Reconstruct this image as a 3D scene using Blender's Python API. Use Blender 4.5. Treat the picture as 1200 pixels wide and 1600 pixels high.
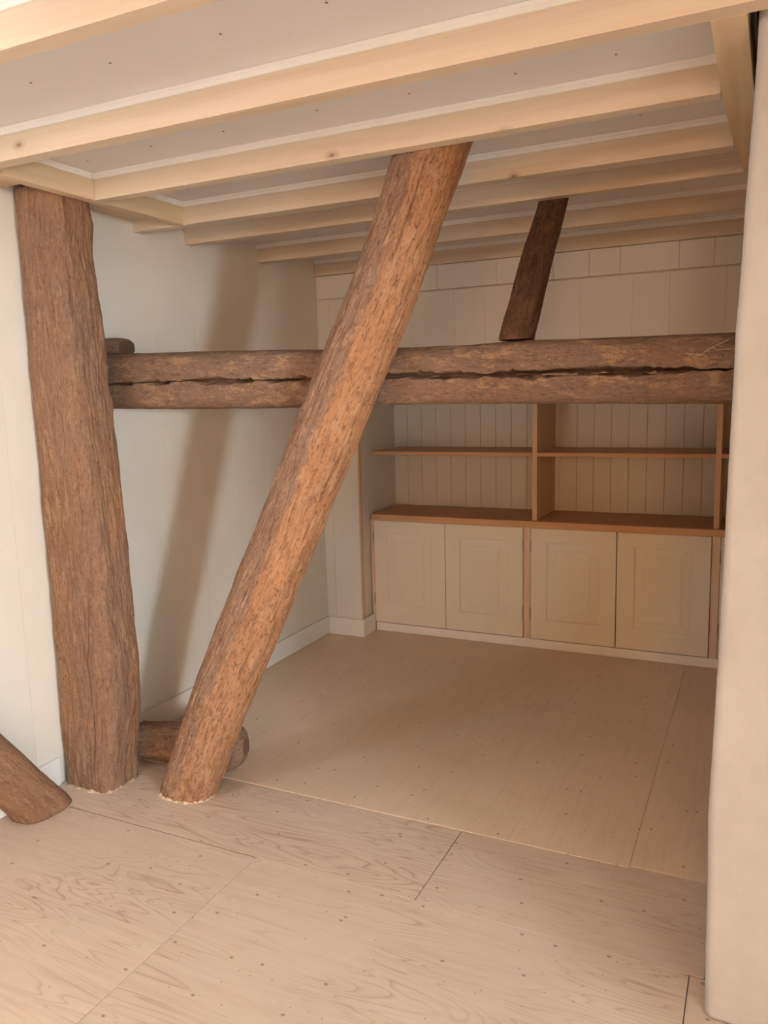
import bpy, bmesh, math, random
import numpy as np
from mathutils import Vector, Matrix

for o in list(bpy.data.objects): bpy.data.objects.remove(o)
random.seed(7); rng = np.random.default_rng(7)
scene = bpy.context.scene
COL = scene.collection

# ------------------------------------------------------------------ camera
cam_d = bpy.data.cameras.new('camera'); cam = bpy.data.objects.new('camera', cam_d); COL.objects.link(cam)
cam_d.sensor_fit = 'VERTICAL'; cam_d.sensor_height = 36.0; cam_d.lens = 1239.16/1600*36.0
cam_d.clip_start = 0.01
right = Vector((0.90289, 0.42916, -0.02469)); up = Vector((-0.04012, 0.14131, 0.98915)); fwd = Vector((-0.42799, 0.89211, -0.14481))
cm = Matrix.Identity(4)
for r in range(3):
    cm[r][0], cm[r][1], cm[r][2] = right[r], up[r], -fwd[r]
cm[0][3], cm[1][3], cm[2][3] = 2.4805, 0.0579, 1.5
cam.matrix_world = cm
scene.camera = cam

# ------------------------------------------------------------------ world, lamps, exposure
w = bpy.data.worlds.new('world'); scene.world = w; w.use_nodes = True
w.node_tree.nodes['Background'].inputs[0].default_value = (1.0, 0.85, 0.7, 1)
w.node_tree.nodes['Background'].inputs[1].default_value = 0.0
vs = scene.view_settings
vs.view_transform = 'Standard'; vs.look = 'None'; vs.gamma = 1.0; vs.use_curve_mapping = False
vs.exposure = 0.0
def lamp(name, loc, power, radius, col):
    d = bpy.data.lights.new(name, 'POINT'); d.energy = power; d.shadow_soft_size = radius; d.color = col
    o = bpy.data.objects.new(name, d); o.location = loc; COL.objects.link(o); return o
lamp('lamp_in_side_room', (5.6, -0.88, 1.5), 515, 0.20, (0.83, 0.935, 1.0))
lamp('ceiling_lamp', (0.55, 0.62, 2.16), 28, 0.14, (0.78, 0.91, 1.0))
lamp('fill_behind_viewer', (3.1, -3.0, 1.8), 140, 0.3, (1.0, 0.52, 0.21))  # unseen warm fill light, added to brighten the alcove
lamp('alcove_warm_fill', (3.0, 3.3, 1.0), 2.5, 0.15, (1.0, 0.42, 0.12))  # weak unseen light, added to tint the alcove orange

# ------------------------------------------------------------------ materials
MATS = {}
class NT:
    def __init__(s, name, rough=0.6, spec=0.3):
        s.m = bpy.data.materials.new(name); s.m.use_nodes = True
        s.t = s.m.node_tree; s.b = s.t.nodes['Principled BSDF']
        s.b.inputs['Roughness'].default_value = rough
        s.b.inputs['Specular IOR Level'].default_value = spec
        MATS[name] = s.m
    def n(s, typ, **kw):
        k = s.t.nodes.new(typ)
        for a, v in kw.items(): setattr(k, a, v)
        return k
    def l(s, a, b): s.t.links.new(a, b)
    def coord(s, kind='Object', scale=(1,1,1), attr=None):
        if attr: src = s.n('ShaderNodeAttribute', attribute_name=attr).outputs['Vector']
        else: src = s.n('ShaderNodeTexCoord').outputs[kind]
        mp = s.n('ShaderNodeMapping'); mp.inputs['Scale'].default_value = scale
        s.l(src, mp.inputs['Vector']); return mp.outputs['Vector']
    def noise(s, vec, scale=1, detail=4, rough=0.55, dist=0.0):
        k = s.n('ShaderNodeTexNoise'); k.inputs['Scale'].default_value = scale; k.inputs['Detail'].default_value = detail
        k.inputs['Roughness'].default_value = rough; k.inputs['Distortion'].default_value = dist
        s.l(vec, k.inputs['Vector']); return k.outputs['Fac']
    def ramp(s, fac, stops):
        k = s.n('ShaderNodeValToRGB'); cr = k.color_ramp
        while len(cr.elements) < len(stops): cr.elements.new(0.5)
        for e, (p, c) in zip(cr.elements, stops):
            e.position = p; e.color = (c, c, c, 1) if isinstance(c, (int, float)) else (*c, 1)
        s.l(fac, k.inputs['Fac']); return k.outputs['Color']
    def mix(s, fac, a, b, mode='MIX'):
        k = s.n('ShaderNodeMix', data_type='RGBA', blend_type=mode)
        for inp, v in ((k.inputs[0], fac), (k.inputs[6], a), (k.inputs[7], b)):
            if isinstance(v, (int, float)): inp.default_value = v
            elif isinstance(v, tuple): inp.default_value = (*v, 1)
            else: s.l(v, inp)
        return k.outputs[2]
    def math(s, op, a, b=0.0, c=0.0):
        k = s.n('ShaderNodeMath', operation=op)
        for inp, v in zip(k.inputs, (a, b, c)):
            if isinstance(v, (int, float)): inp.default_value = v
            else: s.l(v, inp)
        return k.outputs[0]
    def rand(s):
        return s.n('ShaderNodeObjectInfo').outputs['Random']
    def color(s, c):
        if isinstance(c, tuple): s.b.inputs['Base Color'].default_value = (*c, 1)
        else: s.l(c, s.b.inputs['Base Color'])
    def bump(s, h, strength=0.3, dist=0.002):
        k = s.n('ShaderNodeBump'); k.inputs['Strength'].default_value = strength; k.inputs['Distance'].default_value = dist
        s.l(h, k.inputs['Height']); s.l(k.outputs['Normal'], s.b.inputs['Normal'])

def offset_by_random(k, vec, amt=7.0):
    """shift texture space per object so that alike pieces differ"""
    r = k.rand(); cmb = k.n('ShaderNodeCombineXYZ')
    for i in range(3): k.l(k.math('MULTIPLY', r, amt*(1+0.7*i)), cmb.inputs[i])
    a = k.n('ShaderNodeVectorMath', operation='ADD'); k.l(vec, a.inputs[0]); k.l(cmb.outputs[0], a.inputs[1])
    return a.outputs[0]

def mat_pine(name, axis, light, dark, knot=True, knot_col=(0.22, 0.09, 0.035)):
    k = NT(name, 0.55, 0.25)
    st = [26, 26, 26]; st[axis] = 1.1
    v = offset_by_random(k, k.coord(scale=(1, 1, 1)))
    mp = k.n('ShaderNodeMapping'); mp.inputs['Scale'].default_value = st; k.l(v, mp.inputs['Vector'])
    g = k.noise(mp.outputs['Vector'], 1.0, 5, 0.6, 0.6)
    g2 = k.noise(v, 2.2, 2, 0.5)
    c = k.mix(k.ramp(g, [(0.38, 0.0), (0.66, 1.0)]), light, dark)
    c = k.mix(k.ramp(g2, [(0.35, 0.0), (0.75, 0.45)]), c, tuple(0.86*x for x in light))
    if knot:
        sk = [4.2, 4.2, 4.2]; sk[axis] = 2.4
        mk = k.n('ShaderNodeMapping'); mk.inputs['Scale'].default_value = sk; k.l(v, mk.inputs['Vector'])
        vo = k.n('ShaderNodeTexVoronoi'); vo.inputs['Scale'].default_value = 1.5; k.l(mk.outputs['Vector'], vo.inputs['Vector'])
        kn = k.ramp(vo.outputs['Distance'], [(0.025, 1.0), (0.05, 0.4), (0.12, 0.0)])
        c = k.mix(k.math('MULTIPLY', kn, 0.8), c, knot_col)
    k.color(c); k.bump(g, 0.12, 0.001)
    return k.m
PL, PD = (0.74, 0.625, 0.495), (0.68, 0.54, 0.395)
mat_pine('pine_along_x', 0, PL, PD); mat_pine('pine_along_y', 1, (0.77,0.61,0.42), (0.68,0.50,0.31))
mat_pine('stile_pine', 2, (0.80,0.64,0.48), (0.72,0.54,0.38)); mat_pine('shelf_pine_x', 0, (0.68,0.42,0.25), (0.58,0.32,0.17)); mat_pine('shelf_pine_z', 2, (0.74,0.54,0.36), (0.65,0.42,0.25))

def mat_ply(name, axis, contrast, light, dark):
    k = NT(name, 0.5, 0.3)
    v = offset_by_random(k, k.coord(), 11.0)
    st = [6.0, 6.0, 1]; st[axis] = 0.85
    mp = k.n('ShaderNodeMapping'); mp.inputs['Scale'].default_value = st; k.l(v, mp.inputs['Vector'])
    h = k.noise(mp.outputs['Vector'], 1.0, 2.5, 0.5, 0.9)
    band = k.math('FRACT', k.math('MULTIPLY', h, 24.0))
    ln = k.ramp(band, [(0.0, 0.15), (0.55, 0.0), (0.80, 0.35), (0.93, 1.0), (1.0, 0.1)])
    msk = k.ramp(k.noise(v, 2.4, 3), [(0.38, 0.12), (0.62, 1.0)])
    base_n = k.noise(v, 1.3, 3)
    c = k.mix(k.ramp(base_n, [(0.3, 0.0), (0.7, 1.0)]), light, tuple(0.88*x for x in light))
    sf = [60, 60, 1]; sf[axis] = 3.0
    mf = k.n('ShaderNodeMapping'); mf.inputs['Scale'].default_value = sf; k.l(v, mf.inputs['Vector'])
    fine = k.noise(mf.outputs['Vector'], 1.0, 3)
    c = k.mix(k.ramp(fine, [(0.45, 0.0), (0.8, 0.25)]), c, dark)
    c = k.mix(k.math('MULTIPLY', k.math('MULTIPLY', ln, msk), contrast), c, dark)
    # grubby patches
    c = k.mix(k.ramp(k.noise(v, 3.1, 5, 0.65), [(0.58, 0.0), (0.8, 0.22)]), c, (0.36, 0.24, 0.16))
    # filled knots and screw marks
    for sc, r0, r1, op, col, st2 in ((5.5, 0.018, 0.042, 0.75, (0.22, 0.14, 0.095), 0.5), (12.0, 0.022, 0.045, 0.65, (0.24, 0.14, 0.09), 0.66)):
        s3 = [1.35, 1.35, 0.001]; s3[axis] = 1.0
        ms = k.n('ShaderNodeMapping'); ms.inputs['Scale'].default_value = s3; k.l(v, ms.inputs['Vector'])
        vo = k.n('ShaderNodeTexVoronoi', voronoi_dimensions='2D'); vo.inputs['Scale'].default_value = sc
        k.l(ms.outputs['Vector'], vo.inputs['Vector'])
        kn = k.ramp(vo.outputs['Distance'], [(r0, 1.0), (r1, 0.0)])
        sel = k.math('GREATER_THAN', vo.outputs['Color'], st2)
        c = k.mix(k.math('MULTIPLY', k.math('MULTIPLY', kn, sel), op), c, col)
    k.color(c); k.bump(fine, 0.06, 0.0006)
    return k.m
mat_ply('plywood_front', 0, 0.85, (0.71, 0.57, 0.455), (0.43, 0.28, 0.19))
mat_ply('plywood_rear', 1, 0.22, (0.81, 0.635, 0.475), (0.57, 0.385, 0.25))

def mat_old(name, a, b, dark, grey, patch, pale=(0.50, 0.33, 0.21), gfac=0.7, side=None, st=1.0):
    """weathered hewn oak; side = (x0, x1) range over which the grey weathered face gives way to bare wood"""
    k = NT(name, 0.9, 0.12)
    n1 = k.noise(k.coord(attr='tc', scale=(1, 1, 0.4)), 6.0, 5, 0.65)
    n2 = k.noise(k.coord(attr='tc', scale=(1, 1, 0.18)), 60.0, 6, 0.7, 0.4)
    n3 = k.noise(k.coord(attr='tc', scale=(1, 1, 0.5)), 105.0, 5, 0.75)
    n4 = k.noise(k.coord(attr='tc', scale=(1, 1, 0.45)), 3.4, 7, 0.7)
    n5 = k.noise(k.coord(attr='tc', scale=(1, 1, 0.5)), 24.0, 8, 0.78, 0.3)
    n6 = k.noise(k.coord(attr='tc', scale=(1, 1, 0.45)), 38.0, 6, 0.72)
    c = k.mix(k.ramp(n1, [(0.38, 0.0), (0.60, 1.0)]), a, b)
    g = k.ramp(n4, [(0.46, 0.0), (0.58, gfac)])
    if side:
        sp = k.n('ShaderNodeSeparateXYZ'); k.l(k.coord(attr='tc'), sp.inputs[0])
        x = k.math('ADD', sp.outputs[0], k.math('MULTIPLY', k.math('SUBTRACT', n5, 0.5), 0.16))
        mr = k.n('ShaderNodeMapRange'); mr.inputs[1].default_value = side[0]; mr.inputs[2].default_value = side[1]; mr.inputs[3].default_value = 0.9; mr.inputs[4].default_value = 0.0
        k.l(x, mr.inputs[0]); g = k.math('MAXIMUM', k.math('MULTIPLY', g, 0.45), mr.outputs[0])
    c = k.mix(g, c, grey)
    c = k.mix(k.ramp(n5, [(0.52, 0.0), (0.575, patch)]), c, pale)
    c = k.mix(k.ramp(n2, [(0.50, 0.0), (0.64, 0.65*st)]), c, dark)
    c = k.mix(k.ramp(n6, [(0.56, 0.0), (0.63, 0.7*st)]), c, dark)
    c = k.mix(k.ramp(n3, [(0.55, 0.0), (0.63, 0.75*st)]), c, tuple(0.55*x for x in dark))
    c = k.mix(k.ramp(n3, [(0.34, 0.6), (0.43, 0.0)]), c, pale)
    k.color(c)
    hh = k.math('ADD', k.math('MULTIPLY', n2, 0.8), k.math('SUBTRACT', k.math('MULTIPLY', n5, 0.7), k.math('ADD', k.math('MULTIPLY', n3, 0.9), k.math('MULTIPLY', n6, 0.9))))
    k.bump(hh, 1.0, 0.009)
    return k.m
mat_old('post_oak', (0.33,0.185,0.115), (0.42,0.235,0.14), (0.20,0.105,0.065), (0.31,0.195,0.14), 0.35, st=0.62)
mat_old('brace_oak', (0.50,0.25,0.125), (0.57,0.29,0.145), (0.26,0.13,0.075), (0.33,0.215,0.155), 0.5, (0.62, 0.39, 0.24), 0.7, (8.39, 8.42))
mat_old('beam_oak', (0.31,0.19,0.13), (0.355,0.22,0.15), (0.20,0.12,0.08), (0.29,0.195,0.145), 0.7, (0.56, 0.35, 0.205), st=0.7)
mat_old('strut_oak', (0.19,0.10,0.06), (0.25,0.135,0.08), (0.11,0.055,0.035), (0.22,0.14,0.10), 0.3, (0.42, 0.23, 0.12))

def mat_paint(name, col, rough=0.5, mott=0.05, bump=0.05, sc=3.0):
    k = NT(name, rough, 0.3)
    v = k.coord()
    n = k.noise(v, sc, 5, 0.6)
    c = k.mix(k.ramp(n, [(0.3, 0.0), (0.75, 1.0)]), col, tuple(x*(1-mott*(1+0.4*i)) for i, x in enumerate(col)))
    k.color(c); k.bump(k.noise(v, 60, 4), bump, 0.002)
    return k.m
mat_paint('cream_paint', (0.80, 0.765, 0.70))
mat_paint('door_paint', (0.82, 0.765, 0.66), 0.45)
mat_paint('white_paint', (0.88, 0.86, 0.83), 0.4)
mat_paint('ceiling_white', (0.77, 0.755, 0.745), 0.7, 0.04)
k = NT('plaster', 0.8, 0.2); v = k.coord()
n = k.noise(v, 4.0, 6, 0.65); n2 = k.noise(k.coord(scale=(1,1,0.5)), 14.0, 6, 0.7)
c = k.mix(k.ramp(n, [(0.35, 0.0), (0.7, 1.0)]), (0.52, 0.495, 0.465), (0.45, 0.42, 0.39))
c = k.mix(k.ramp(n2, [(0.58, 0.0), (0.75, 0.45)]), c, (0.39, 0.34, 0.29))
k.color(c); k.bump(k.math('ADD', n, k.math('MULTIPLY', n2, 0.5)), 0.35, 0.008)
k = NT('hinge_metal', 0.35, 0.5); k.color((0.42, 0.38, 0.33)); k.b.inputs['Metallic'].default_value = 0.8
k = NT('screw_metal', 0.5, 0.5); k.color((0.16, 0.11, 0.08))
k = NT('sealant', 0.9, 0.1); k.color(k.mix(k.ramp(k.noise(k.coord(), 70, 4), [(0.35, 0.0), (0.7, 1.0)]), (0.64, 0.51, 0.38), (0.44, 0.31, 0.21)))
k = NT('carcass_wood', 0.7, 0.2); k.color((0.45, 0.28, 0.15))
k = NT('dirt', 0.9, 0.1); k.color((0.20, 0.12, 0.075))
k = NT('straw', 0.8, 0.2); k.color((0.62, 0.50, 0.33))

# ------------------------------------------------------------------ helpers
def link(name, me, mat, parent=None, loc=None):
    o = bpy.data.objects.new(name, me)
    if mat and not me.materials: me.materials.append(MATS[mat])
    COL.objects.link(o)
    if parent: o.parent = parent
    if loc: o.location = loc
    return o
def tag(o, label, cat, group=None, kind=None):
    o['label'] = label; o['category'] = cat
    if group: o['group'] = group
    if kind: o['kind'] = kind
    return o
def empty(name, loc=(0, 0, 0)):
    o = bpy.data.objects.new(name, None); o.location = loc; o.empty_display_size = 0.1; COL.objects.link(o); return o
def box_me(name, x0, x1, y0, y1, z0, z1, bev=0.0, origin=(0, 0, 0)):
    bm = bmesh.new()
    vs_ = [bm.verts.new((x-origin[0], y-origin[1], z-origin[2])) for x in (x0, x1) for y in (y0, y1) for z in (z0, z1)]
    for f in ((0,1,3,2), (4,6,7,5), (0,4,5,1), (2,3,7,6), (0,2,6,4), (1,5,7,3)): bm.faces.new([vs_[i] for i in f])
    bmesh.ops.recalc_face_normals(bm, faces=bm.faces)
    if bev: bmesh.ops.bevel(bm, geom=list(bm.edges), offset=bev, segments=1, affect='EDGES')
    me = bpy.data.meshes.new(name); bm.to_mesh(me); bm.free(); return me
def box(name, x0, x1, y0, y1, z0, z1, mat, parent=None, bev=0.0):
    """box whose origin is its own minimum corner (children of an empty get local coordinates)"""
    po = parent.location if parent else Vector((0, 0, 0))
    o = link(name, box_me(name, x0, x1, y0, y1, z0, z1, bev, (x0, y0, z0)), mat, parent)
    o.location = Vector((x0, y0, z0)) - po
    return o
def prism_me(name, poly, axis, a0, a1, bev=0.0):
    """extrude a 2D polygon along an axis; the polygon gives the two other coordinates in xyz order"""
    bm = bmesh.new()
    def P(p, t):
        q = list(p); q.insert(axis, t); return q
    A = [bm.verts.new(P(p, a0)) for p in poly]; B = [bm.verts.new(P(p, a1)) for p in poly]
    n = len(poly)
    bm.faces.new(A); bm.faces.new(B[::-1])
    for i in range(n): bm.faces.new((A[i], B[i], B[(i+1) % n], A[(i+1) % n]))
    bmesh.ops.recalc_face_normals(bm, faces=bm.faces)
    if bev: bmesh.ops.bevel(bm, geom=list(bm.edges), offset=bev, segments=2, affect='EDGES')
    me = bpy.data.meshes.new(name); bm.to_mesh(me); bm.free(); return me

# vectorised value noise
def _hash(i, j, k):
    h = (i.astype(np.int64)*374761393 + j.astype(np.int64)*668265263 + k.astype(np.int64)*2147483647 + 12345) & 0xffffffff
    h = ((h ^ (h >> 13))*1274126177) & 0xffffffff
    return ((h ^ (h >> 16)) & 0xffff)/65535.0
def vnoise(P):
    F = np.floor(P); f = P-F; f = f*f*(3-2*f); I = F.astype(np.int64)
    r = 0
    for a in (0, 1):
        for b in (0, 1):
            for c in (0, 1):
                wgt = (f[..., 0] if a else 1-f[..., 0])*(f[..., 1] if b else 1-f[..., 1])*(f[..., 2] if c else 1-f[..., 2])
                r = r + wgt*_hash(I[..., 0]+a, I[..., 1]+b, I[..., 2]+c)
    return r*2-1
def fbm(P, oct=3):
    r = 0; a = 1.0
    for i in range(oct):
        r = r + a*vnoise(P*(2**i)+i*17.3); a *= 0.5
    return r

def timber(name, axis, S, cx, cy, ra, rb, mat, parent=None, n=3.0, nu=120, nv=300, amp=(0.006, 0.0025, 0.0012),
           cracks=(), seed=0.0, theta=None, facets=None, origin=(0, 0, 0), chunk=None):
    """hewn log: planar sections at right angles to world `axis` from S[0] to S[-1]; centre/half-sizes interpolated over S"""
    s = np.linspace(S[0], S[-1], nv)
    f = lambda t: np.interp(s, S, t) if isinstance(t, (list, tuple, np.ndarray)) else np.full(nv, float(t))
    C0, C1, A, B = f(cx), f(cy), f(ra), f(rb)
    for arr in (C0, C1, A, B):
        if nv > 20: arr[:] = np.convolve(np.pad(arr, 6, mode='edge'), np.ones(13)/13, 'valid')
    if theta is not None: th = theta
    else:   # even arc length round the section
        tt_ = np.linspace(0, 2*np.pi, 20001); c_, s_ = np.cos(tt_), np.sin(tt_)
        xx, yy = A.mean()*np.sign(c_)*np.abs(c_)**(2/n), B.mean()*np.sign(s_)*np.abs(s_)**(2/n)
        al = np.concatenate([[0], np.cumsum(np.hypot(np.diff(xx), np.diff(yy)))])
        th = np.interp(np.linspace(0, al[-1], nu, endpoint=False), al, tt_)
    nu = len(th)
    TH, SS = np.meshgrid(th, s)
    c, si = np.cos(TH), np.sin(TH)
    ux = np.sign(c)*np.abs(c)**(2/n); uy = np.sign(si)*np.abs(si)**(2/n)
    lx, ly = A[:, None]*ux, B[:, None]*uy
    tc = np.stack([lx+seed, ly+seed*1.7, SS], -1)
    d = amp[0]*fbm(tc*np.array([7, 7, 2.2]), 2) + amp[1]*fbm(tc*np.array([28, 28, 8]), 3) + amp[2]*fbm(tc*np.array([110, 110, 16]), 2)
    if chunk is not None: d = d + chunk(TH, SS, lx, ly)
    for t0, s0, s1, wid, dep, wob in cracks:      # t0 angle, s range, width m, depth m
        r = (A.mean()+B.mean())/2
        tt = t0 + wob/r*(fbm(np.stack([SS*4, SS*0+seed, SS*0+t0*5], -1), 3))
        env = np.clip(np.minimum((SS-s0)/0.06, (s1-SS)/0.06), 0, 1)
        wv = wid*env*(0.55+0.6*vnoise(np.stack([SS*14, SS*0+t0*9, SS*0+seed], -1)))
        sx0 = A.mean()*np.sign(np.cos(tt))*np.abs(np.cos(tt))**(2/n); sy0 = B.mean()*np.sign(np.sin(tt))*np.abs(np.sin(tt))**(2/n)
        dd = np.hypot(lx-sx0, ly-sy0)/np.maximum(wv, 1e-5)
        d = d - dep*np.where((wv > 4e-4) & (dd < 1), 1-dd**2, 0)
    L = np.sqrt(lx**2+ly**2)+1e-9
    px = C0[:, None]+lx+d*lx/L; py = C1[:, None]+ly+d*ly/L
    XYZ = [px, py]; XYZ.insert(axis, SS)
    V = np.stack(XYZ, -1).reshape(-1, 3)
    caps = []
    for i in (0, nv-1):
        q = [C0[i], C1[i]]; q.insert(axis, s[i]); caps.append(q)
    V = np.vstack([V, np.array(caps)]) - np.array(origin)
    T = np.vstack([tc.reshape(-1, 3), [[seed, seed, s[0]], [seed, seed, s[-1]]]])
    i, j = np.meshgrid(np.arange(nv-1), np.arange(nu), indexing='ij'); j2 = (j+1) % nu
    Q = np.stack([i*nu+j, i*nu+j2, (i+1)*nu+j2, (i+1)*nu+j], -1).reshape(-1, 4)
    jj = np.arange(nu); jn = (jj+1) % nu; N0 = nv*nu
    T0 = np.stack([jn, jj, np.full(nu, N0)], -1); T1 = np.stack([(nv-1)*nu+jj, (nv-1)*nu+jn, np.full(nu, N0+1)], -1)
    if axis == 1: Q = Q[:, ::-1]; T0 = T0[:, ::-1]; T1 = T1[:, ::-1]
    me = bpy.data.meshes.new(name)
    me.vertices.add(len(V)); me.vertices.foreach_set('co', V.astype(np.float32).ravel())
    loops = np.concatenate([Q.ravel(), T0.ravel(), T1.ravel()])
    me.loops.add(len(loops)); me.loops.foreach_set('vertex_index', loops.astype(np.int32))
    tot = np.concatenate([np.full(len(Q), 4), np.full(2*nu, 3)]); st = np.concatenate([[0], np.cumsum(tot)[:-1]])
    me.polygons.add(len(tot)); me.polygons.foreach_set('loop_start', st.astype(np.int32))
    me.update(calc_edges=True); me.validate()
    at = me.attributes.new('tc', 'FLOAT_VECTOR', 'POINT'); at.data.foreach_set('vector', T.astype(np.float32).ravel())
    me.polygons.foreach_set('use_smooth', np.concatenate([np.ones(len(Q), bool), np.zeros(2*nu, bool)]))
    o = link(name, me, mat, parent); o.location = origin
    return o

# ------------------------------------------------------------------ structure
XR, YF = 3.3, -3.7            # right and front (behind the camera) limits of the room
YS, YB = 4.356, 4.975         # alcove face wall, back of the cupboard niche
ZJ, ZC = 2.222, 2.312         # joist undersides, ceiling panels
G = 0.0008

floor = tag(box('floor', -0.02, XR, YF, 5.0, -0.06, -0.018, 'carcass_wood'), 'plywood sheet floor running under the old timbers to the white cupboards', 'floor', kind='structure')
def sheet(x0, x1, y0, y1, mat, z=0.0):
    o = box('plywood_sheet', x0+G, x1-G, y0+G, y1-G, -0.018, z, mat, None, 0.0006)
    o.parent = floor; o.location = Vector(o.location)-floor.location; return o
sheet(0, 1.022, YF, 2.0555, 'plywood_front'); sheet(0, 1.59, 2.058, 2.472, 'plywood_front')
sheet(1.022, 2.363, YF, 2.0592, 'plywood_front'); sheet(1.5915, 2.40, 2.058, 2.485, 'plywood_front')
sheet(2.40, XR, 2.058, 2.485, 'plywood_front')
jt = box('joint_dirt', 0.0, 1.0215, 2.0549, 2.0586, -0.017, -0.0008, 'dirt'); jt.parent = floor; jt.location = Vector(jt.location)-floor.location
sheet(2.3635, XR, YF, 2.0575, 'plywood_front', -0.003)
sheet(0, 2.1507, 2.474, 4.99, 'plywood_rear', 0.0015); sheet(2.15, XR, 2.487, 4.99, 'plywood_rear', 0.0015)

wall_left = tag(box('wall_left', -0.08, -0.012, YF, 5.0, 0, 2.6, 'cream_paint'), 'cream boarded side wall behind the thick post', 'wall', kind='structure')
def child_of(o, p):
    o.parent = p; o.location = Vector(o.location)-p.location; return o
ys = [YF, -3.0, -2.44, -1.88, -1.32, -1.04, -0.76, -0.48, -0.2, 0.1, 0.38, 0.66, 0.94, 1.22, 1.5, 1.79, 2.075, 2.36, 2.63, 2.91, 3.18, 3.46, 3.74, 4.02, 4.36]
for a, b in zip(ys[:-1], ys[1:]):
    child_of(box('wall_board', -0.012, random.uniform(-0.0006, 0.0), a+G*0.6, b-G*0.6, 0, 2.312, 'cream_paint', None, 0.0004), wall_left)

def addbox(bm, x0, x1, y0, y1, z0, z1):
    vs_ = [bm.verts.new((x, y, z)) for x in (x0, x1) for y in (y0, y1) for z in (z0, z1)]
    for f in ((0,1,3,2), (4,6,7,5), (0,4,5,1), (2,3,7,6), (0,2,6,4), (1,5,7,3)): bm.faces.new([vs_[i] for i in f])
def boxes(name, lst, mat):
    bm = bmesh.new()
    for q in lst: addbox(bm, *q)
    bmesh.ops.recalc_face_normals(bm, faces=bm.faces)
    me = bpy.data.meshes.new(name); bm.to_mesh(me); bm.free(); return link(name, me, mat)
wall_right = tag(boxes('wall_right', [(XR, XR+0.1, YF-0.1, -1.3, -0.06, 2.6), (XR, XR+0.1, 1.02, 5.08, -0.06, 2.6), (XR, XR+0.1, -1.3, 1.02, 1.80, 2.6)], 'cream_paint'), 'cream wall with a wide doorway out of sight beyond the chimney', 'wall', kind='structure')
tag(boxes('wall_side_room', [(6.6, 6.7, -2.6, 2.2, 0, 2.4), (XR+0.1, 6.6, -2.7, -2.6, 0, 2.4), (XR+0.1, 6.6, 2.2, 2.3, 0, 2.4)], 'cream_paint'), 'cream walls of the neighbouring room out of sight', 'wall', kind='structure')
tag(boxes('floor_side_room', [(XR+0.1, 6.7, -2.7, 2.3, -0.06, -0.001)], 'plywood_front'), 'floor of the neighbouring room out of sight', 'floor', kind='structure')
tag(boxes('ceiling_side_room', [(XR+0.1, 6.7, -2.7, 2.3, 2.4, 2.45)], 'ceiling_white'), 'ceiling of the neighbouring room out of sight', 'ceiling', kind='structure')
wall_front = tag(box('wall_front', -0.08, XR, YF-0.1, YF, 0, 2.6, 'cream_paint'), 'plain cream wall behind the viewer', 'wall', kind='structure')

# back of the niche: narrow beaded boards
wall_back = tag(box('wall_back', 0.0, XR, YB+0.012, 5.08, 0, 2.6, 'cream_paint'), 'pale tongue and groove boarding at the back of the shelves', 'wall', kind='structure')
bw = 0.1032; cz = 0.0035
bead = prism_me('bead_board', [(0.0004, 0.012), (0.0004, cz), (cz, 0), (bw-cz, 0), (bw-0.0004, cz), (bw-0.0004, 0.012)], 2, 0.74, 1.62)
bead.materials.append(MATS['cream_paint'])
for i in range(30):
    o = link('bead_board', bead, None, None, (0.209+i*bw, YB, 0)); child_of(o, wall_back)

# stub walls either side of the niche and the boarded face above it
stub = link('wall_alcove_left', prism_me('wall_alcove_left', [(-0.012, YS+0.012), (0.248, YS+0.012), (0.215, YB), (-0.012, YB)], 2, 0, 1.62), 'cream_paint')
tag(stub, 'narrow cream wall return between the corner and the cupboards', 'wall', kind='structure')
for a, b in ((0.0, 0.066), (0.066, 0.2485)):
    child_of(box('wall_board', a+G, b-G, YS, YS+0.012, 0.0, 1.7, 'cream_paint', None, 0.0004), stub)
child_of(box('edge_strip', 0.2488, 0.2565, YS+0.001, YS+0.03, 0.105, 1.62, 'shelf_pine_z', None, 0.0006), stub)
stub2 = tag(box('wall_alcove_right', 3.262, XR, YS, YB, 0, 1.7, 'cream_paint'), 'cream wall return hidden behind the chimney', 'wall', kind='structure')
hdr = tag(box('wall_header', -0.012, XR, YS+0.012, YB, 1.705, ZJ, 'cream_paint'), 'cream boarded wall face above the shelves, under the last joist', 'wall', kind='structure')
xs = [0.0, 0.089, 0.35, 0.62, 0.888, 1.068, 1.33, 1.589, 1.851, 2.031, 2.29, 2.55, 2.81, 3.07, XR]
for a, b in zip(xs[:-1], xs[1:]):
    child_of(box('wall_board', a+G*0.4, b-G*0.4, YS, YS+0.012, 1.7005, 2.078, 'cream_paint', None, 0.0004), hdr)
xs = [0.0, 0.40, 0.787, 1.134, 1.446, 1.632, 1.788, 2.071, 2.232, 2.50, 2.85, 3.1, XR]
for i, (a, b) in enumerate(zip(xs[:-1], xs[1:])):
    child_of(box('wall_board', a+0.0007, b-0.0007, YS-0.002-0.001*(i % 2), YS+0.012, 2.086, ZJ-0.003, 'cream_paint', None, 0.0005), hdr)
child_of(box('trim_strip', 0.28, XR, YS-0.005, YS+0.008, 2.0785, 2.0835, 'pine_along_x'), hdr)

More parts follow.
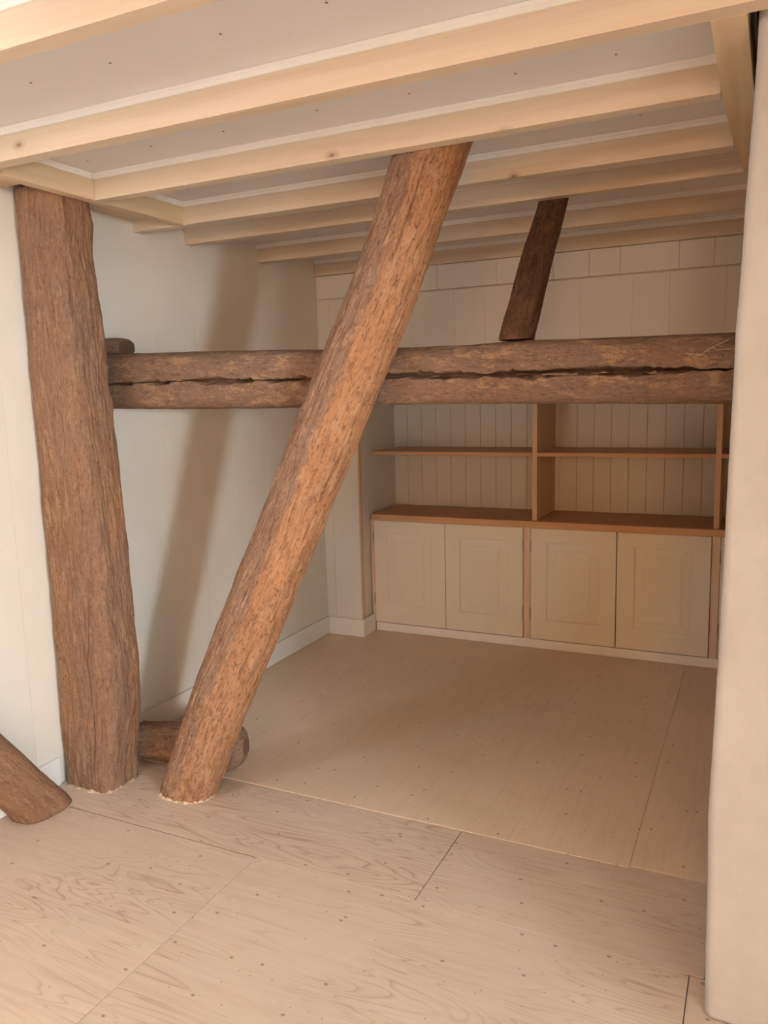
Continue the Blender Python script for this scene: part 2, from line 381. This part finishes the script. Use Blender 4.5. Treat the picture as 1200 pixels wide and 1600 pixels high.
# ceiling: panels between the joists with a hole round the chimney
ceil = link('ceiling', None or bpy.data.meshes.new('ceiling'), None)
bm = bmesh.new()
addbox(bm, -0.08, XR, YF, 1.884, ZC+0.012, ZC+0.05); addbox(bm, -0.08, 2.43, 1.884, 3.144, ZC+0.012, ZC+0.05); addbox(bm, -0.08, XR, 3.144, 4.40, ZC+0.012, ZC+0.05)
bmesh.ops.recalc_face_normals(bm, faces=bm.faces); bm.to_mesh(ceil.data); bm.free(); ceil.data.materials.append(MATS['ceiling_white'])
tag(ceil, 'white panelled ceiling between pale pine joists', 'ceiling', kind='structure')
def screws(parent, pts):
    bm = bmesh.new()
    for x, y in pts:
        bmesh.ops.create_cone(bm, cap_ends=True, segments=8, radius1=0.0028, radius2=0.0036, depth=0.001, matrix=Matrix.Translation((x, y, ZC-0.0005)))
    me = bpy.data.meshes.new('screw_heads'); bm.to_mesh(me); bm.free()
    o = link('screw_heads', me, 'screw_metal', parent); o['kind'] = 'stuff'
YJ = dict(first=1.307, second=1.831, third=2.316, fourth=2.805, fifth=3.144, sixth=3.738, last=4.338)
bays = [(0.05, XR, YF, 0.30), (0.05, XR, 0.35, 0.80), (0.05, XR, 0.85, 1.307), (0.05, XR, 1.357, 1.831), (0.274, 2.352, 1.884, 2.316), (0.274, 2.365, 2.366, 2.805), (0, 2.43, 2.861, 3.144), (0, XR, 3.194, 3.738), (0, XR, 3.788, 4.338)]
for x0, x1, y0, y1 in bays:
    p = box('ceiling_panel', x0, x1, y0+0.0005, y1-0.0005, ZC, ZC+0.012, 'ceiling_white'); p.parent = ceil
    pts = []
    for yy in np.arange(y0+0.10, y1-0.03, 0.19):
        for xx in np.arange(x0+0.12, min(x1, 2.6), 0.29):
            pts.append((xx+random.uniform(-.03, .03), yy+random.uniform(-.02, .02)))
    if pts and y0 > 1.0:
        screws(ceil, pts)

# loft space seen dark through the hole beside the chimney
loft = bpy.data.meshes.new('wall_loft'); bm = bmesh.new()
addbox(bm, 2.40, XR, 1.84, 3.19, 3.0, 3.03); addbox(bm, 2.43, XR, 1.85, 1.884, ZC+0.05, 3.0); addbox(bm, 2.43, XR, 3.15, 3.18, ZC+0.05, 3.0); addbox(bm, 2.40, 2.43, 1.85, 3.18, ZC+0.05, 3.0)
bmesh.ops.recalc_face_normals(bm, faces=bm.faces); bm.to_mesh(loft); bm.free()
tag(link('wall_loft', loft, 'carcass_wood'), 'dark boxed opening in the ceiling around the chimney', 'loft opening', kind='structure')

# chimney breast: rough plaster with a worn rounded corner
def chimney():
    pz = np.array([0.0, 0.018, 0.162, 0.344, 0.505, 0.711, 0.865, 1.30, 1.614, 1.744, 1.897, 2.082, 2.235, 2.98])
    px = np.array([2.409, 2.407, 2.405, 2.402, 2.398, 2.404, 2.408, 2.414, 2.419, 2.425, 2.430, 2.436, 2.438, 2.445])
    y0, y1, x1, r = 1.925, 2.48, XR-0.002, 0.022
    nz = 420
    z = np.linspace(0, 2.98, nz); xe = np.interp(z, pz, px)
    prof = []   # (kind, offsets) : along left face, rounded corner, front face, right face
    path = [(0, y1)] + [(0, t) for t in np.linspace(y1-0.03, y0+r+0.01, 26)]
    for a in np.linspace(0, np.pi/2, 12): path.append((r-r*np.cos(a), y0+r-r*np.sin(a)))
    path += [(t, y0) for t in np.linspace(r+0.01, x1-2.41, 90)] + [(x1-2.41, t) for t in np.linspace(y0+0.03, y1, 12)]
    path = np.array(path); n = len(path)
    P = np.zeros((nz, n, 3))
    P[..., 0] = xe[:, None]+path[None, :, 0]*1.0; P[..., 1] = path[None, :, 1]; P[..., 2] = z[:, None]
    d = 0.007*fbm(P*np.array([3, 3, 2.2]), 3)+0.0018*fbm(P*25, 3)
    tang = np.gradient(path, axis=0); nrm = np.stack([-tang[:, 1], tang[:, 0]], -1); nrm /= np.linalg.norm(nrm, axis=1)[:, None]
    # outward: left face -> -x, front -> -y
    sgn = np.where((nrm[:, 0]*(-1)*(path[:, 0] < 0.01)+nrm[:, 1]*(-1)) < 0, -1, 1)[:, None]; nrm = nrm*sgn
    damp = np.clip((path[:, 0]-0.0)/0.06, 0.25, 1)
    P[..., 0] += d*nrm[None, :, 0]*damp; P[..., 1] += d*nrm[None, :, 1]*damp
    P[..., 1] = np.minimum(P[..., 1], y1)
    V = P.reshape(-1, 3)
    i, j = np.meshgrid(np.arange(nz-1), np.arange(n-1), indexing='ij')
    Q = np.stack([i*n+j, i*n+j+1, (i+1)*n+j+1, (i+1)*n+j], -1).reshape(-1, 4).tolist()
    Q += [[k*n, (k+1)*n, (k+2)*n-1, (k+1)*n-1] for k in range(nz-1)]
    Q += [list(range(n)), list(range((nz-1)*n, nz*n))[::-1]]
    me = bpy.data.meshes.new('wall_chimney'); me.from_pydata(V.tolist(), [], Q)
    bm = bmesh.new(); bm.from_mesh(me); bmesh.ops.recalc_face_normals(bm, faces=bm.faces); bm.to_mesh(me); bm.free()
    me.polygons.foreach_set('use_smooth', np.array([len(q) == 4 for q in Q]))
    return tag(link('wall_chimney', me, 'plaster'), 'rough off-white plastered chimney breast filling the right edge', 'chimney', kind='structure')
chimney()

# skirting
def skirting(name, x0, x1, y0, y1, label):
    return tag(box(name, x0, x1, y0, y1, 0.002, 0.113, 'white_paint', None, 0.002), label, 'baseboard', kind='structure')
skirting('baseboard_left', 0.0005, 0.015, YF, 2.172, 'white skirting board under the wall left of the thick post')
skirting('baseboard_rear_left', 0.0005, 0.015, 2.44, YS-0.0005, 'white skirting board along the side wall behind the leaning brace')
bs = link('baseboard_alcove', prism_me('baseboard_alcove', [(0.016, YS-0.0145), (0.2655, YS-0.0145), (0.2655, 4.512), (0.2575, 4.512), (0.2575, YS-0.0005), (0.016, YS-0.0005)], 2, 0.002, 0.113, 0.0015), 'white_paint')
tag(bs, 'short white skirting board turning the corner into the cupboards', 'baseboard', kind='structure')

# ------------------------------------------------------------------ ceiling joists
def joist(x0, x1, y0, y1, label, mould=None, group='pale pine ceiling joists', z1=ZC-0.0005):
    t = empty('ceiling_joist', ((x0+x1)/2, (y0+y1)/2, ZJ))
    b = box('beam', x0, x1, y0, y1, ZJ, z1, 'pine_along_x', t, 0.0015)
    if mould:
        m0, m1 = mould
        me = prism_me('cove_moulding', [(y0-0.011, ZC-0.0006), (y0-0.0006, ZC-0.0006), (y0-0.0006, ZC-0.020), (y0-0.006, ZC-0.020), (y0-0.007, ZC-0.009), (y0-0.010, ZC-0.008)], 0, m0, m1)
        o = link('cove_moulding', me, 'white_paint', t); o.location = -t.location
    return tag(t, label, 'ceiling joist', group)
joist(0.05, XR, 0.30, 0.35, 'pine ceiling joist overhead behind the viewer')
joist(0.05, XR, 0.80, 0.85, 'pine ceiling joist overhead just out of the picture')
joist(0.05, XR, YJ['first'], YJ['first']+0.05, 'pale pine ceiling joist cutting the top left corner', (0.05, XR))
joist(0.05, XR, YJ['second'], YJ['second']+0.053, 'longest pale pine joist, running to the chimney top', (0.05, XR))
joist(0.2745, 2.3515, YJ['third'], YJ['third']+0.05, 'pale pine joist touching the top of the leaning brace', (0.2745, 2.3515))
joist(0.001, 2.3645, YJ['fourth'], YJ['fourth']+0.056, 'pale pine joist just behind the brace top, its cut end against the side wall', (0.2745, 2.3645))
joist(0.001, XR, YJ['fifth'], YJ['fifth']+0.046, 'brown-shaded joist touching the short dark strut top', (0.001, XR))
joist(0.001, XR, YJ['sixth'], YJ['sixth']+0.05, 'knotty shaded joist second from the alcove wall', (0.001, XR))
joist(0.001, XR, YJ['last'], YJ['last']+0.05, 'last shaded joist lying on top of the alcove wall', (0.001, XR))
t = empty('rim_joist', (0.251, 2.3, ZJ))
box('beam', 0.228, 0.2735, 1.8845, 2.68, ZJ, ZC-0.0005, 'pine_along_y', t, 0.0015); box('beam', 0.228, 0.2735, 2.681, 2.8045, ZJ, ZC-0.0005, 'pine_along_y', t, 0.0015)
for a, b in ((1.8845, 2.303), (2.3665, 2.792)):
    me = prism_me('cove_moulding', [(0.2741, ZC-0.0006), (0.2845, ZC-0.0006), (0.2835, ZC-0.008), (0.2805, ZC-0.009), (0.2795, ZC-0.020), (0.2741, ZC-0.020)], 1, a, b)
    o = link('cove_moulding', me, 'white_paint', t); o.location = -t.location
tag(t, 'pale pine rim board parallel to the side wall above the post', 'rim joist')
tag(box('filler_board', 0.0015, 0.226, YF, 2.16, 2.268, ZC-0.001, 'pine_along_y'), 'pine filler board between rim and wall, before the post', 'filler board', 'filler boards beside the rim')
tag(box('filler_board', 0.0015, 0.226, 2.40, 2.8035, 2.268, ZC-0.001, 'pine_along_y'), 'short pine filler board between rim and wall, behind the post', 'filler board', 'filler boards beside the rim')
tr = link('trimmer_joist', prism_me('trimmer_joist', [(2.3522, 1.8845), (2.419, 1.8845), (2.438, 3.1435), (2.386, 3.1435), (2.366, 2.83), (2.3655, 2.795), (2.3525, 2.37)], 2, ZJ, ZC-0.0005, 0.0012), 'pine_along_y')
tag(tr, 'honey pine trimmer crossing the joist ends beside the chimney gap', 'trimmer joist')

# ------------------------------------------------------------------ old timbers
# thick post against the side wall
def sealant_ring(parent, cx, cy, a, b, n, t0, t1, seed, wid=0.016):
    bm = bmesh.new(); N = 150; prev = None
    for i in range(N+1):
        th = t0+(t1-t0)*i/N; c, s_ = math.cos(th), math.sin(th)
        ux = math.copysign(abs(c)**(2/n), c); uy = math.copysign(abs(s_)**(2/n), s_)
        ends = min(1.0, i/10, (N-i)/10)
        q = np.array([[i*0.12, seed, 0.5]]); nn = float(fbm(q, 3)[0]); n2_ = float(fbm(q*2.3+9, 2)[0])
        w_ = max(0.002, wid*(0.75+0.8*nn)*ends); h = max(0.0012, (0.006+0.006*n2_)*ends)
        ring = []
        for du, dz in ((-0.006, h*0.9), (w_*0.35, h), (w_*0.8, h*0.55), (w_, 0.0006), (-0.006, 0.0006)):
            ring.append(bm.verts.new((cx+(a+du)*ux, cy+(b+du)*uy, dz)))
        if prev:
            for k_ in range(5): bm.faces.new((prev[k_], prev[(k_+1) % 5], ring[(k_+1) % 5], ring[k_]))
        else: bm.faces.new(ring)
        prev = ring
    bm.faces.new(prev[::-1]); bmesh.ops.recalc_face_normals(bm, faces=bm.faces)
    me = bpy.data.meshes.new('sealant'); bm.to_mesh(me); bm.free()
    o = link('sealant', me, 'sealant', parent); o.location = -parent.location; o['label'] = 'ragged pale sealant round the foot'
    return o
pz = [0.002, 0.10, 0.20, 0.317, 0.476, 0.682, 0.885, 1.085, 1.208, 1.45, 1.57, 1.712, 1.898, 2.038, 2.149, 2.266]
pr = [0.250, 0.256, 0.272, 0.300, 0.302, 0.296, 0.286, 0.281, 0.275, 0.262, 0.249, 0.243, 0.237, 0.218, 0.228, 0.216]
pl = [0.012, 0.010, 0.009, 0.008, 0.010, 0.010, 0.009, 0.008, 0.007, 0.006, 0.006, 0.006, 0.006, 0.006, 0.006, 0.006]
pcx = [(a+b)/2 for a, b in zip(pr, pl)]; pra = [(a-b)/2 for a, b in zip(pr, pl)]
post = empty('timber_post', (0.13, 2.275, 0))
def post_chunk(TH, SS, lx, ly):
    # worn knot hole near the foot, adze scallops down the right edge
    e = 0.004*np.abs(vnoise(np.stack([SS*9, np.cos(TH)*1.5, np.sin(TH)*1.5+40], -1)))
    return -e*np.clip(np.cos(TH-0.5), 0, 1)
po = timber('post_shaft', 2, pz, pcx, 2.275, pra, [0.098]*len(pz), 'post_oak', post, n=5.0, nu=320, nv=760, amp=(0.0024, 0.0030, 0.0024), seed=3.1, chunk=post_chunk,
       cracks=[(4.22, 1.85, 2.2, 0.006, 0.02, 0.010), (4.30, 1.2, 1.45, 0.003, 0.012, 0.006), (4.5, 0.85, 1.12, 0.003, 0.012, 0.006), (4.42, 1.52, 1.62, 0.004, 0.012, 0.004),
               (4.85, 0.1, 0.75, 0.005, 0.010, 0.012), (5.4, 0.35, 0.9, 0.004, 0.010, 0.015), (4.15, 0.95, 1.15, 0.003, 0.010, 0.004), (5.1, 1.0, 1.3, 0.003, 0.01, 0.01)])
po.location = -post.location
po.location = Vector((0, 0, 0))-post.location
sealant_ring(post, 0.131, 2.275, 0.119, 0.098, 4.0, math.radians(215), math.radians(385), 2.0, 0.010)
tag(post, 'thick upright brown oak post against the side wall', 'timber post')

# leaning brace
zl = [2.30, 2.245, 2.047, 1.833, 1.661, 1.417, 1.148, 0.887, 0.611, 0.374, 0.156, 0.002]; xl = [1.43, 1.405, 1.326, 1.232, 1.146, 1.03, 0.908, 0.779, 0.642, 0.533, 0.445, 0.384]
zr = [2.30, 2.239, 2.021, 1.834, 1.649, 1.456, 1.245, 1.113, 0.884, 0.644, 0.416, 0.259, 0.002]; xr_ = [1.675, 1.648, 1.557, 1.483, 1.405, 1.313, 1.217, 1.154, 1.05, 0.94, 0.826, 0.757, 0.655]
bz = np.linspace(0.002, 2.30, 24)
bxl = np.interp(bz, zl[::-1], xl[::-1]); bxr = np.interp(bz, zr[::-1], xr_[::-1])
bcx = (bxl+bxr)/2; half = (bxr-bxl)/2; bcy = 2.33+0.057*bz; brb = np.full(24, 0.089)
slope = (2.4805-bcx)/(bcy-0.058); bra = np.sqrt(np.maximum(half**2-(slope*brb)**2*0.92, 0.085**2))
brace = empty('diagonal_brace', (0.52, 2.33, 0))
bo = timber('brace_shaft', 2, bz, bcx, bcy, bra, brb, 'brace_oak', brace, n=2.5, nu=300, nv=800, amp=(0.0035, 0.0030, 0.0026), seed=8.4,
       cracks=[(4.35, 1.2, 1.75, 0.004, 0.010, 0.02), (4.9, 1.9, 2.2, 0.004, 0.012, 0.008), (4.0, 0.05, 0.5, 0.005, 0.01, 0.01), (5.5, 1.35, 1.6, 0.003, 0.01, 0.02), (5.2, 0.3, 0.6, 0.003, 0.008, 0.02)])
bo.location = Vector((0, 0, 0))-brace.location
sealant_ring(brace, float(bcx[0]), 2.33, float(bra[0]), 0.089, 2.5, math.radians(185), math.radians(375), 5.0, 0.009)
tag(brace, 'long leaning oak brace in front of the horizontal beam, orange on its right side', 'timber brace')

# horizontal beam with a long split
bx_ = [0.002, 0.10, 0.499, 0.847, 1.074, 1.369, 1.541, 1.755, 1.955, 2.142, 2.403, XR-0.002]
bt = [1.696, 1.695, 1.686, 1.677, 1.669, 1.663, 1.661, 1.666, 1.662, 1.657, 1.655, 1.64]
bb_x = [0.002, 0.499, 0.985, 1.314, 1.761, 2.149, 2.404, XR-0.002]; bb_z = [1.473, 1.466, 1.466, 1.467, 1.463, 1.458, 1.455, 1.44]
bb = np.interp(bx_, bb_x, bb_z); bcz = (np.array(bt)+bb)/2; brz = (np.array(bt)-bb)/2
qs = np.linspace(0.9, -0.9, 300); front_t = math.pi-np.sign(qs)*np.arcsin(np.abs(qs)**2.1)   # dense rows over the split front face
tha = np.concatenate([front_t, np.linspace(front_t[-1], 2*np.pi+front_t[0], 120)[1:-1]])
ckx = [0.0, 0.113, 0.515, 1.048, 1.321, 1.551, 1.865, 2.148, 2.388, 3.0]; ckz = [1.575, 1.574, 1.575, 1.559, 1.561, 1.558, 1.557, 1.553, 1.55, 1.54]
def beam_chunk(TH, SS, lx, ly):
    zc = np.interp(SS, bx_, bcz); z = zc+ly
    front = lx < -0.05
    d = np.zeros_like(SS)
    def split(z0, wid, dep, s0, s1, sd):
        env = np.clip(np.minimum((SS-s0)/0.08, (s1-SS)/0.08), 0, 1)
        wob = 0.006*fbm(np.stack([SS*6, SS*0+sd, SS*0], -1), 3)+0.003*vnoise(np.stack([SS*45, SS*0+sd, SS*0], -1))
        w_ = wid*env*np.clip(0.75+0.75*vnoise(np.stack([SS*16, SS*0+sd*3, SS*0], -1))+0.4*vnoise(np.stack([SS*70, SS*0+sd*3, SS*0+4], -1)), 0.12, 2)
        q = np.abs(z-z0-wob)/np.maximum(w_, 1e-4)
        return -dep*np.where((q < 1) & (env > 0), (1-q**2)**0.5, 0)
    base = np.interp(SS, ckx, ckz)
    d = np.minimum(d, split(base, 0.0125, 0.06, 0.05, 1.25, 1.0)); d = np.minimum(d, split(base+0.004, 0.0105, 0.055, 1.25, 1.85, 2.0))
    d = np.minimum(d, split(base-0.008, 0.007, 0.05, 1.45, 1.95, 3.0)); d = np.minimum(d, split(base+0.003, 0.0095, 0.06, 1.75, 2.9, 4.0)); d = np.minimum(d, split(base-0.007, 0.006, 0.05, 1.95, 2.3, 5.0))
    # hewn chamfer along the top front edge
    edge = 0.030+0.012*vnoise(np.stack([SS*2.5, SS*0, SS*0+8], -1))
    return np.where(front, d, 0)
beam = timber('tie_beam', 0, bx_, 2.622, bcz.tolist(), 0.108, brz.tolist(), 'beam_oak', None, nv=900, n=4.2, amp=(0.004, 0.002, 0.001), seed=12.7, theta=tha, chunk=beam_chunk)
tag(beam, 'horizontal weathered oak beam with a long dark split', 'timber beam')
for k_, pts in enumerate(([(2.27, 1.600), (2.31, 1.592), (2.34, 1.612), (2.385, 1.632)], [(2.30, 1.596), (2.325, 1.590), (2.33, 1.583)], [(2.34, 1.612), (2.355, 1.604), (2.39, 1.606)])):
    cu = bpy.data.curves.new('straw_wisp', 'CURVE'); cu.dimensions = '3D'; cu.bevel_depth = 0.0009; cu.bevel_resolution = 1
    sp = cu.splines.new('POLY'); sp.points.add(len(pts)-1)
    for p_, (x_, z_) in zip(sp.points, pts): p_.co = (x_, 2.502-0.003*k_, z_, 1)
    tmp = bpy.data.objects.new('tmp', cu); me = bpy.data.meshes.new_from_object(tmp); bpy.data.objects.remove(tmp)
    o = link('straw_wisp', me, 'straw', beam); o.location = Vector((0, 0, 0))-beam.location
# short strut leaning back from the beam to a joist
sz = np.array([1.668, 2.222, 2.30])
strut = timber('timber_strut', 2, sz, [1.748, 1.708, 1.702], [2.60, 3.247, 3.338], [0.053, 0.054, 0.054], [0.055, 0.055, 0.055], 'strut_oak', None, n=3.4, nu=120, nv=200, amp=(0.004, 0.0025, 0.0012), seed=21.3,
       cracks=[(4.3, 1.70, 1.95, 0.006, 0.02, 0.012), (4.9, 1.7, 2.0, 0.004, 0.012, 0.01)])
tag(strut, 'short dark strut standing on the horizontal beam', 'timber strut')
# cut stump of a second brace leaning along the side wall
hz = np.array([0.002, 0.35, 1.2, 2.26])
stump = timber('wall_brace', 2, hz, [0.098, 0.100, 0.102, 0.104], list(2.01-hz*0.76), 0.078, [0.108, 0.108, 0.105, 0.10], 'post_oak', None, n=2.6, nu=160, nv=420, amp=(0.004, 0.002, 0.0012), seed=31.0)
tag(stump, 'sloping dark timber entering at the lower left corner', 'timber brace')
# remains of the old sill between post and brace, running on behind the brace
sx = np.array([0.13, 0.20, 0.30, 0.42, 0.55, 0.61, 0.65, 0.672, 0.682])
sill = timber('sill_stub', 0, sx, 2.492, [0.086, 0.088, 0.098, 0.110, 0.120, 0.126, 0.134, 0.142, 0.146], [0.060, 0.064, 0.066, 0.066, 0.062, 0.058, 0.050, 0.034, 0.016], [0.062, 0.068, 0.074, 0.082, 0.088, 0.090, 0.080, 0.056, 0.024], 'beam_oak', None, n=3.2, nu=180, nv=220, amp=(0.008, 0.004, 0.002), seed=40.2)
tag(sill, 'short stub of old sill beam between post and brace foot', 'timber stub')
tx = np.array([0.004, 0.08, 0.104, 0.112])
ten = timber('tenon_block', 0, tx, 2.60, [1.728, 1.728, 1.726, 1.722], [0.05, 0.05, 0.048, 0.045], [0.033, 0.034, 0.030, 0.020], 'beam_oak', None, n=5, nu=80, nv=60, amp=(0.003, 0.0015, 0.001), seed=44.0)
tag(ten, 'small wooden block on the beam end behind the thick post', 'wood block')

# ------------------------------------------------------------------ cupboards and shelves
YC = 4.514
def door_mesh(wd, ht):
    """slab with a sunk moulded groove and a raised field; origin lower left front corner, front faces -y"""
    bm = bmesh.new()
    T = 0.02
    def ring(mx, mz0, mz1, y): return [bm.verts.new(p) for p in ((mx, y, mz0), (wd-mx, y, mz0), (wd-mx, y, ht-mz1), (mx, y, ht-mz1))]
    rs = [ring(0, 0, 0, T), ring(0, 0, 0, 0.0015), ring(0.0015, 0.0015, 0.0015, 0), ring(0.093, 0.118, 0.080, 0), ring(0.0945, 0.1195, 0.0815, 0.006), ring(0.100, 0.125, 0.087, 0.0075), ring(0.143, 0.161, 0.128, 0.0015), ring(0.1445, 0.1625, 0.1295, 0.0)]
    for a, b in zip(rs[:-1], rs[1:]):
        for i in range(4): bm.faces.new((a[i], a[(i+1) % 4], b[(i+1) % 4], b[i]))
    bm.faces.new(rs[0][::-1]); bm.faces.new(rs[-1])
    bmesh.ops.recalc_face_normals(bm, faces=bm.faces)
    me = bpy.data.meshes.new('door'); bm.to_mesh(me); bm.free(); me.materials.append(MATS['door_paint']); return me
def hinge_mesh():
    bm = bmesh.new()
    bmesh.ops.create_cone(bm, cap_ends=True, segments=10, radius1=0.004, radius2=0.004, depth=0.062)
    for dz in (-0.034, 0.034): bmesh.ops.create_cone(bm, cap_ends=True, segments=8, radius1=0.003, radius2=0.0045, depth=0.006, matrix=Matrix.Translation((0, 0, dz)))
    me = bpy.data.meshes.new('hinge'); bm.to_mesh(me); bm.free(); me.materials.append(MATS['hinge_metal']); return me
DM = {}; HM = hinge_mesh()
def unit(doors, stiles, x0, x1, label):
    t = empty('cabinet_unit', (x0, YC, 0.055))
    def part(name, a, b, c, d, e, f, m, bev=0.0): return box(name, a, b, c, d, e, f, m, t, bev)
    part('side_panel', x0+0.002, x0+0.02, YC+0.024, YB-0.002, 0.056, 0.7235, 'carcass_wood'); part('side_panel', x1-0.02, x1-0.002, YC+0.024, YB-0.002, 0.056, 0.7235, 'carcass_wood')
    part('base_panel', x0+0.021, x1-0.021, YC+0.024, YB-0.002, 0.056, 0.072, 'carcass_wood')
    for a, b in stiles: part('stile', a, b, YC+0.001, YC+0.022, 0.056, 0.7235, 'stile_pine', 0.001)
    for a, b, side in doors:
        key = round(b-a, 4)
        if key not in DM: DM[key] = door_mesh(b-a, 0.7215-0.060)
        d = link('door', DM[key], None, t); d.location = Vector((a, YC, 0.060))-t.location
        for hz_ in (0.155, 0.555):
            h = link('hinge', HM, None, d); h.location = (-0.0015 if side < 0 else b-a+0.0015, -0.0025, hz_); h['label'] = 'small metal butt hinge'
    return tag(t, label, 'cabinet', 'low cream cupboards under the pine worktop')
unit([(0.2665, 0.7485, -1), (0.7515, 1.2365, 1)], [(0.2445, 0.2640)], 0.2445, 1.239, 'low two-door cream cupboard nearest the corner')
unit([(1.2835, 1.768, -1), (1.773, 2.2565, 1)], [(1.2405, 1.281)], 1.240, 2.259, 'low two-door cream cupboard second from the corner')
unit([(2.3035, 2.78, -1), (2.785, 3.255, 1)], [(2.2605, 2.301)], 2.260, 3.26, 'low two-door cream cupboard mostly hidden behind the chimney')
tag(box('plinth', 0.267, 3.26, YC+0.006, YC+0.022, 0.002, 0.0545, 'white_paint', None, 0.001), 'white plinth board along the foot of the cupboards', 'plinth')
wt = link('worktop', prism_me('worktop', [(0.2565, 4.502), (3.26, 4.502), (3.26, YB-0.001), (0.222, YB-0.001)], 2, 0.7245, 0.762, 0.002), 'shelf_pine_x')
tag(wt, 'reddish pine worktop over the cream cupboards', 'worktop')
t = empty('shelf_unit', (1.3, 4.6, 0.763))
for a in (1.288, 2.262): box('upright', a, a+0.027, 4.53, YB-0.002, 0.763, 1.698, 'shelf_pine_z', t, 0.001)
for a, b in ((0.262, 1.2875), (1.3155, 2.2615), (2.2895, 3.26)):
    box('shelf', a, b, 4.525, YB-0.002, 1.136, 1.158, 'shelf_pine_x', t, 0.0012)
tag(t, 'pine shelf with two uprights standing on the worktop', 'shelf')
